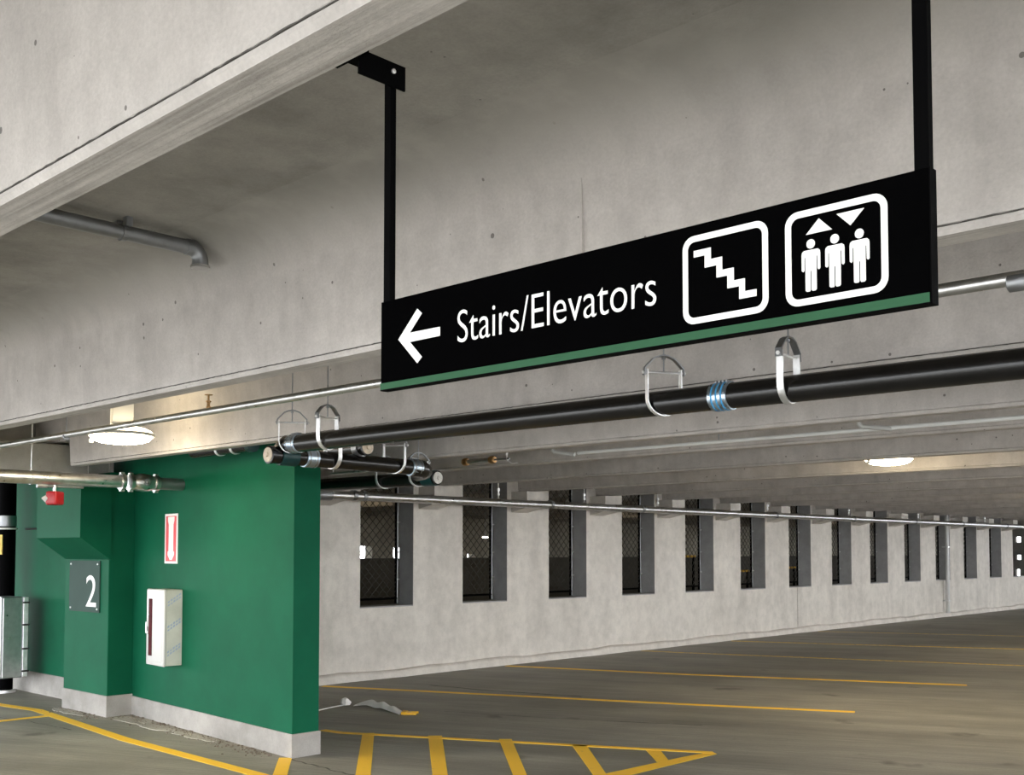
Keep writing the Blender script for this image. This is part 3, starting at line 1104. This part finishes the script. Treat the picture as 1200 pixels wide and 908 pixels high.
for i, y in enumerate((11.12, 13.05, 15.0, 18.6, 22.0, 25.6, 29.9)):
    lab = '%s rod hanger, counted from the green wall, carrying the far wall pipe' % names[i]
    if rh is None:
        rh = thing('rod_hanger', lab, 'hanger', (FX, y, FZ), HGW)
        q = B(); q.tube([(0, 0, FR), (0, 0, SLAB - FZ)], .006, 8)
        obj('rod', q, M['steel'], rh, shift=False)
        q = B(); q.lathe([(.020, 0), (.020, .03), (.012, .034), (.012, .06), (.022, .064), (.022, .10), (.01, .104)], (0, 0, FR + .03), (0, 0, 1), 12)
        obj('turnbuckle', q, M['steel_bright'], rh, shift=False, smooth=40)
        q = B(); q.lathe([(FR + .001, -.012), (FR + .006, -.012), (FR + .006, .012), (FR + .001, .012)], (0, 0, -.008), (0, 1, 0), 18)
        obj('ring', q, M['steel'], rh, shift=False)
    else:
        dup(rh, (FX, y, FZ), 0, lab)
dp = thing('downpipe', 'slim white-lit vertical pipe standing against the far wall', 'pipe', (-11.27, 28.26, 0))
q = B(); q.tube([(-11.24, 28.26, .10), (-11.24, 28.26, 3.2)], .05, 14)
obj('run', q, M['white'], dp, smooth=40)
for z in (.4, 1.8):
    q = B(); q.box((-11.348, 28.20, z), (-11.185, 28.32, z + .03))
    obj('pipe_clip', q, M['steel'], dp)

# ------------------------------------------------------------------ thin conduit under the rear beams
RY, RZ = 7.78, 2.615
rc = thing('rear_conduit', 'thin bright pipe crossing below the fourth beam, above the far windows', 'pipe', (-4, RY, RZ))
q = B(); q.tube([(6.8, RY, RZ), (-6.55, RY, RZ + .01)], .016, 12)
obj('run', q, M['pale'], rc, smooth=40)
for x in (-6.72, -3.62):
    q = B(); q.tube([(x - .10, RY - .06, RZ + .11), (x - .10, RY - .06, RZ + .05), (x - .08, RY - .05, RZ + .03), (x + .13, RY, RZ + .0)], .019, 12)
    obj('elbow', q, M['white'], rc, smooth=60, label='pale bent fitting')
for x in (-5.0, -1.8):
    q = B(); q.tube([(x, RY, RZ), (x, RY, SLAB - .002)], .005, 8)
    obj('hanger_rod', q, M['steel_dull'], rc)
pf = thing('pipe_fitting', 'small rusty pipe stub with a hooked hanger beneath the fourth beam', 'fitting', (-7.45, 7.42, 2.58))
q = B(); q.tube([(-7.68, 7.42, 2.585), (-7.36, 7.42, 2.585)], .022, 12)
obj('nipple', q, M['steel'], pf, smooth=40)
for x in (-7.70, -7.33):
    q = B(); q.lathe([(.03, -.035), (.038, -.02), (.038, .02), (.03, .035)], (x, 7.42, 2.585), (1, 0, 0), 14)
    obj('tee', q, M['brass'], pf, smooth=40)
q = B(); q.tube([(-7.33, 7.42, 2.585), (-7.10, 7.42, 2.585)], .010, 8)
obj('thin_pipe', q, M['steel_dull'], pf)
q = B(); q.strip([(-7.12, 7.42, 2.70), (-7.14, 7.42, 2.62), (-7.12, 7.42, 2.56), (-7.06, 7.42, 2.53), (-7.0, 7.42, 2.535)], (0, .012, 0), .004)
q.tube([(-7.12, 7.42, 2.68), (-7.12, 7.42, SLAB - .002)], .005, 8)
obj('hook', q, M['steel_bright'], pf)


# ------------------------------------------------------------------ lamps
def deck_lamp(loc, label, group='round deck lamps'):
    t = thing('ceiling_lamp', label, 'lamp', loc, group)
    q = B(); q.lathe([(.250, .030), (.262, .032), (.266, .046), (.258, .056), (.250, .058)], (0, 0, 0), (0, 0, 1), 36)
    obj('housing', q, M['white'], t, shift=False, smooth=40)
    q = B(); q.lathe([(0, -.034), (.09, -.031), (.17, -.020), (.222, -.002), (.222, .002), (0, .004)], (0, 0, 0), (0, 0, 1), 36)
    obj('lens', q, M['lens'], t, shift=False, smooth=60, label='glowing white lens')
    q = B(); q.lathe([(.222, .003), (.250, .028), (.253, .052), (.235, .074), (.19, .096), (.12, .110), (0, .112)], (0, 0, 0), (0, 0, 1), 36)
    obj('cover', q, M['lens_back'], t, shift=False, smooth=60, label='pale glowing back of the lens')
    q = B()
    q.box((-.105, -.085, .112), (.105, .085, .135), .008)
    q.prism([(-.13, -.10, .104), (.13, -.10, .104), (.13, .10, .104), (-.13, .10, .104)], (0, 0, .014))
    obj('collar', q, M['white'], t, shift=False)
    q = B()
    q.box((-.10, -.08, .13), (-.088, .08, SLAB - 2.62)); q.box((.088, -.08, .13), (.10, .08, SLAB - 2.62))
    obj('bracket', q, M['white'], t, shift=False)
    q = B(); q.box((-.06, -.05, .135), (.06, .05, SLAB - 2.62), .005)
    obj('junction_box', q, M['film'], t, shift=False)
    q = B(); q.lathe([(.018, -.02), (.02, .0), (.012, .015)], (-.12, -.225, .0), (0, 0, 1), 12)
    obj('latch', q, M['white'], t, shift=False)
    return t


l1 = deck_lamp((-8.44, 4.20, 2.615), 'glowing round lamp on a white bracket at upper left, before the third beam')
l1.rotation_euler = (0, 0, math.radians(-20))
dup(l1, (-5.10, 11.28, 2.665), 0, 'farther glowing lamp, low under the rear beams above the windows')
for x, y in ((0.4, 11.28), (-4.9, 18.8), (1.0, 18.8), (-4.9, 26.3), (-4.9, 33.8), (-17, 12.2), (-17, 21.5), (-17, 32.8), (-2.2, 11.28), (-1.8, 15.05), (1.8, 15.05), (-3.4, 22.55)):  # unseen lamps added to brighten the floor, far wall and rear deck
    dup(l1, (x, y, 2.665), 0, 'unseen round deck lamp added for its light, under the tee beams')
LX, LY, LZ = -18.0, 17.985, 2.03
wl = thing('pendant_lamp', 'tiny lit lamp far off, seen through the second window', 'lamp', (LX, LY, LZ))
q = B(); q.lathe([(.045, -.02), (.075, 0), (.045, .02)], (LX, LY, LZ), (0, 0, 1), 16)
obj('lens', q, M['lens_small'], wl, smooth=40)
q = B(); q.tube([(LX, LY, LZ + .02), (LX, LY, SLAB - .002)], .008, 8)
obj('stem', q, M['steel_dull'], wl)

# ------------------------------------------------------------------ yellow guard bars beyond the windows
for (yy0, yy1, z, lab) in ((20.0, 20.74, 1.585, 'short yellow bar beyond the fifth window'), (22.4, 23.05, 1.227, 'short yellow bar beyond the sixth window'), (24.6, 25.32, 1.284, 'short yellow bar beyond the seventh window')):
    t = thing('guard_bar', lab, 'barrier', (-14, (yy0 + yy1) / 2, 0), 'yellow guard bars beyond the windows')
    q = B(); q.tube([(-14, yy0, z), (-14, yy1, z)], .028, 10)
    obj('bar', q, M['yellow_plastic'], t, smooth=40)
    for yv in (yy0 + .06, yy1 - .06):
        q = B(); q.tube([(-14, yv, 0), (-14, yv, z)], .03, 10)
        obj('post', q, M['black'], t, smooth=40)


# ------------------------------------------------------------------ things on the green wall
def on_wall(x):
    return FACE(x)


cx = -9.757
cab = thing('extinguisher_cabinet', 'white fire extinguisher cabinet with a narrow dark red window, on the green wall', 'cabinet', (cx, FACE(cx), .60))
CW, CD, CH = .39, .19, .73
q = B(); q.box((-CW / 2, -CD + .03, 0), (CW / 2, 0, CH), .004)
bd = obj('body', q, [M['white'], M['film']], cab, shift=False)
for f in bd.data.polygons:
    if f.normal.x > .7 or f.normal.z > .7:
        f.material_index = 1
q = B(); q.box((-CW / 2 - .004, -CD, -.006), (CW / 2 + .004, -CD + .03, CH + .004), .012, seg=3)
dr = obj('door', q, M['white'], cab, shift=False, smooth=50)
q = B(); q.ring(rrect(-CW / 2 + .03, .03, CW / 2 - .03, CH - .03, .01, -CD - .001), rrect(-CW / 2 + .036, .036, CW / 2 - .036, CH - .036, .008, -CD - .001), (0, .003, 0))
obj('door_groove', q, M['film'], dr, shift=False)
q = B(); q.box((-CW * .36, -CD - .004, CH * .115), (-CW * .16, -CD + .002, CH * .875), .002)
obj('window', q, M['dark_red'], dr, shift=False, label='narrow dark red window strip')
q = B(); q.box((-CW * .44, -CD - .022, CH * .44), (-CW * .39, -CD, CH * .50), .003)
q.lathe([(.016, 0), (.016, .012), (.010, .014)], (-CW * .39, -CD, CH * .42), (0, -1, 0), 14)
q.tube([(-CW * .47, -CD - .008, CH * .41), (-CW * .47, -CD - .008, CH * .56)], .006, 8)
q.box((-CW * .42, -CD - .006, CH * .655), (-CW * .34, -CD, CH * .67))
obj('latch', q, M['steel'], dr, shift=False)
# faded slanted print on the protective film of the side
q = B()
rr = random.Random(3)
for c0 in (.60, .36, .12):
    for row in range(2):
        for k_ in range(5):
            y0_ = -.150 + k_ * .028
            z0_ = c0 - .03 * row + (k_ * .028) * .62
            hgt_ = rr.uniform(.014, .022)
            q.prism([(CW / 2 + .0004, y0_, z0_), (CW / 2 + .0004, y0_ + .020, z0_ + .012), (CW / 2 + .0004, y0_ + .020, z0_ + .012 + hgt_), (CW / 2 + .0004, y0_, z0_ + hgt_)], (.0004, 0, 0))
obj('film_print', q, M['film_ink'], bd, shift=False, kind='stuff', label='faded blue marks on the side film')
cab.rotation_euler = (0, 0, -WA)

ax_ = -9.823
sg = thing('fire_arrow_sign', 'red and white sign with a downward arrow above the white cabinet', 'sign', (ax_, FACE(ax_), 1.58))
q = B(); q.box((-.142, -.008, 0), (.142, 0, .492), .001)
obj('plate', q, M['sign_white'], sg, shift=False)
q = B(); q.ring([(-.118, -.0088, .022), (.118, -.0088, .022), (.118, -.0088, .470), (-.118, -.0088, .470)],
                [(-.110, -.0088, .030), (.110, -.0088, .030), (.110, -.0088, .462), (-.110, -.0088, .462)], (0, .001, 0))
q.prism([(x, -.0088, z) for x, z in [(-.110, .030), (-.020, .030), (-.075, .085), (-.075, .12), (-.055, .12), (-.055, .385), (-.075, .425), (-.075, .462), (-.110, .462)]], (0, .001, 0))
q.prism([(-x, -.0088, z) for x, z in [(-.110, .030), (-.020, .030), (-.075, .085), (-.075, .12), (-.055, .12), (-.055, .385), (-.075, .425), (-.075, .462), (-.110, .462)]], (0, .001, 0))
q.prism([(-.020, -.0088, .030), (.020, -.0088, .030), (0, -.0088, .042)], (0, .001, 0))
obj('red_print', q, M['red_print'], sg, shift=False, label='red field around a white arrow')
sg.rotation_euler = (0, 0, -WA)

ns = thing('level_sign', 'dark grey plate with a white number 2 on the green pillar', 'sign', (-11.25, 5.222, 1.06))
q = B(); q.box((-11.605, 5.208, 1.06), (-10.90, 5.218, 1.60), .001)
obj('plate', q, M['number'], ns)
bm = text_mesh('2', -11.20, -10.968, 1.118, 1.448, 5.2075, .002, 0.0)
obj('numeral', bm, M['sign_white'], ns, label='white numeral 2')
for x in (-11.565, -10.94):
    for z in (1.095, 1.565):
        q = B(); q.lathe([(.012, 0), (.012, .006), (.006, .01)], (x, 5.208, z), (0, -1, 0), 12)
        obj('bolt', q, M['steel'], ns, smooth=40)
q = B(); q.box((-11.60, 5.216, 1.07), (-10.91, 5.2225, 1.59))
obj('backing', q, M['dark'], ns)

# ------------------------------------------------------------------ electrical cabinet and black pole at the left edge
eb = thing('electrical_cabinet', 'galvanised steel cabinet with hinge strip at the left edge, before the black pole', 'cabinet', (-13.2, 5.14, .225))
q = B(); q.box((-13.38, 5.02, .225), (-12.95, 5.27, 1.168), .006)
obj('body', q, M['steel_dull'], eb)
q = B(); q.box((-12.95, 5.035, .235), (-12.935, 5.248, 1.158), .003)
obj('door', q, M['steel'], eb)
q = B(); q.box((-12.955, 5.262, .235), (-12.925, 5.318, 1.163), .003)
hs = obj('hinge_strip', q, M['steel_bright'], eb)
for z in (.30, .56, .84, 1.10):
    q = B(); q.tube([(-12.92, 5.25, z), (-12.92, 5.33, z)], .010, 8)
    obj('hinge', q, M['dark'], hs)
q = B(); q.box((-13.38, 5.01, .225), (-12.95, 5.022, 1.172), .002)
obj('front_flange', q, M['steel_bright'], eb)
pole = thing('black_pole', 'black pole behind the galvanised cabinet at the left edge, with steel band', 'pole', (-13.62, 5.2, 0))
q = B(); q.tube([(-13.52, 5.28, 0), (-13.52, 5.28, SLAB - .002)], .105, 20)
obj('shaft', q, M['black'], pole, smooth=40)
q = B(); q.lathe([(.106, 0), (.112, .004), (.112, .13), (.106, .134)], (-13.52, 5.28, 2.0), (0, 0, 1), 24)
obj('band', q, M['steel_dull'], pole, smooth=40)
q = B(); q.lathe([(.106, 0), (.125, 0), (.125, .02), (.106, .02)], (-13.52, 5.28, 1.965), (0, 0, 1), 24)
obj('collar', q, M['sign_white'], pole, smooth=40)
q = B(); q.box((-13.56, 5.165, 1.66), (-13.43, 5.178, 1.90), rotz=.5)
obj('sticker', q, M['sticker'], pole)
q = B(); q.lathe([(.14, 0), (.14, .03), (.11, .035)], (-13.52, 5.28, 0), (0, 0, 1), 24)
obj('base_ring', q, M['steel_bright'], pole, smooth=40)
# rough mortar left along the foot of the green wall
rr = random.Random(5)
for cx_, cy_, rx_, ry_ in ((-10.35, 5.30, .30, .12), (-9.75, 5.26, .34, .09), (-9.0, 5.24, .42, .07), (-11.35, 5.12, .36, .08)):
    pts = []
    for k in range(22):
        a = 2 * math.pi * k / 22
        m_ = rr.uniform(.75, 1.2)
        pts.append((cx_ + rx_ * m_ * math.cos(a), cy_ + ry_ * m_ * math.sin(a)))
    q = B(); q.prism([(x, y, .0005) for x, y in pts], (0, 0, .004))
    obj('mortar_patch', q, M['curb_light'], floor)
q = B()
for k in range(420):
    x = rr.uniform(-11.7, -7.7); y = FACE(min(x, -7.5)) - .02 - abs(rr.gauss(0, .11)) if x > -10.7 else 5.2 - abs(rr.gauss(0, .1))
    w_ = rr.uniform(.003, .011)
    q.prism([(x + w_ * math.cos(t_) * rr.uniform(.7, 1.3), y + w_ * math.sin(t_), .0005) for t_ in (0, 1.3, 2.6, 3.8, 5.1)], (0, 0, w_ * .8))
gro = obj('grit', q, M['grit'], floor)
gro['kind'] = 'stuff'
wb = thing('wall_bar', 'thin dark bar across the green wall beside the black pole', 'bar', (-12.6, 5.5, 1.98))
q = B(); q.tube([(-13.5, 5.505, 1.975), (-11.745, 5.505, 1.965)], .012, 8)
obj('bar', q, M['dark'], wb)

# ------------------------------------------------------------------ litter on the deck
lt = thing('crumpled_strap', 'crumpled white plastic strap with a yellow buckle lying on the deck', 'litter', (-9.2, 7.5, 0))
q = B()
path = [(-9.55, 7.52), (-9.46, 7.60), (-9.37, 7.62), (-9.28, 7.58), (-9.18, 7.60), (-9.10, 7.56), (-9.00, 7.56), (-8.92, 7.53), (-8.80, 7.50), (-8.70, 7.46)]
zz_ = [.012, .085, .11, .06, .10, .105, .05, .085, .03, .012]
rows = []
rr = random.Random(11)
for (x, y), z in zip(path, zz_):
    row = []
    for j in range(5):
        t = (j - 2) / 2
        row.append(q.bm.verts.new((x + .05 * t + rr.uniform(-.012, .012), y - .085 * t + rr.uniform(-.012, .012), max(.004, z * .75 * (1 - .75 * t * t) + rr.uniform(-.008, .008)))))
    rows.append(row)
for a, b_ in zip(rows, rows[1:]):
    for j in range(4):
        q.bm.faces.new((a[j], a[j + 1], b_[j + 1], b_[j]))
so = obj('strap', q, M['cloth'], lt, smooth=60)
ms = so.modifiers.new('soft', 'SUBSURF'); ms.levels = ms.render_levels = 2
md = so.modifiers.new('thick', 'SOLIDIFY'); md.thickness = .004
q = B()
q.lathe([(0, .0), (.05, .006), (.062, .035), (.04, .07), (.012, .085), (0, .086)], (-9.62, 7.43, .002), (0, 0, 1), 9)
for v in q.bm.verts:
    v.co += Vector((rr.uniform(-.008, .008), rr.uniform(-.008, .008), 0))
obj('crumpled_knot', q, M['cloth'], lt)
q = B()
q.prism([(-8.72, 7.50, .004), (-8.64, 7.40, .004), (-8.60, 7.43, .004), (-8.66, 7.515, .004)], (0, 0, .03))
q.prism([(-8.66, 7.515, .004), (-8.60, 7.43, .004), (-8.52, 7.50, .004), (-8.54, 7.525, .004), (-8.595, 7.48, .004), (-8.62, 7.53, .004), (-8.57, 7.575, .004), (-8.59, 7.60, .004)], (0, 0, .022))
obj('buckle', q, M['yellow_plastic'], lt, label='yellow plastic buckle')
q = B(); q.tube([(-9.62, 7.40, .008), (-9.60, 7.25, .006), (-9.55, 7.10, .006), (-9.50, 6.95, .006), (-9.52, 6.80, .006)], .006, 6)
obj('cord', q, M['cloth'], lt)
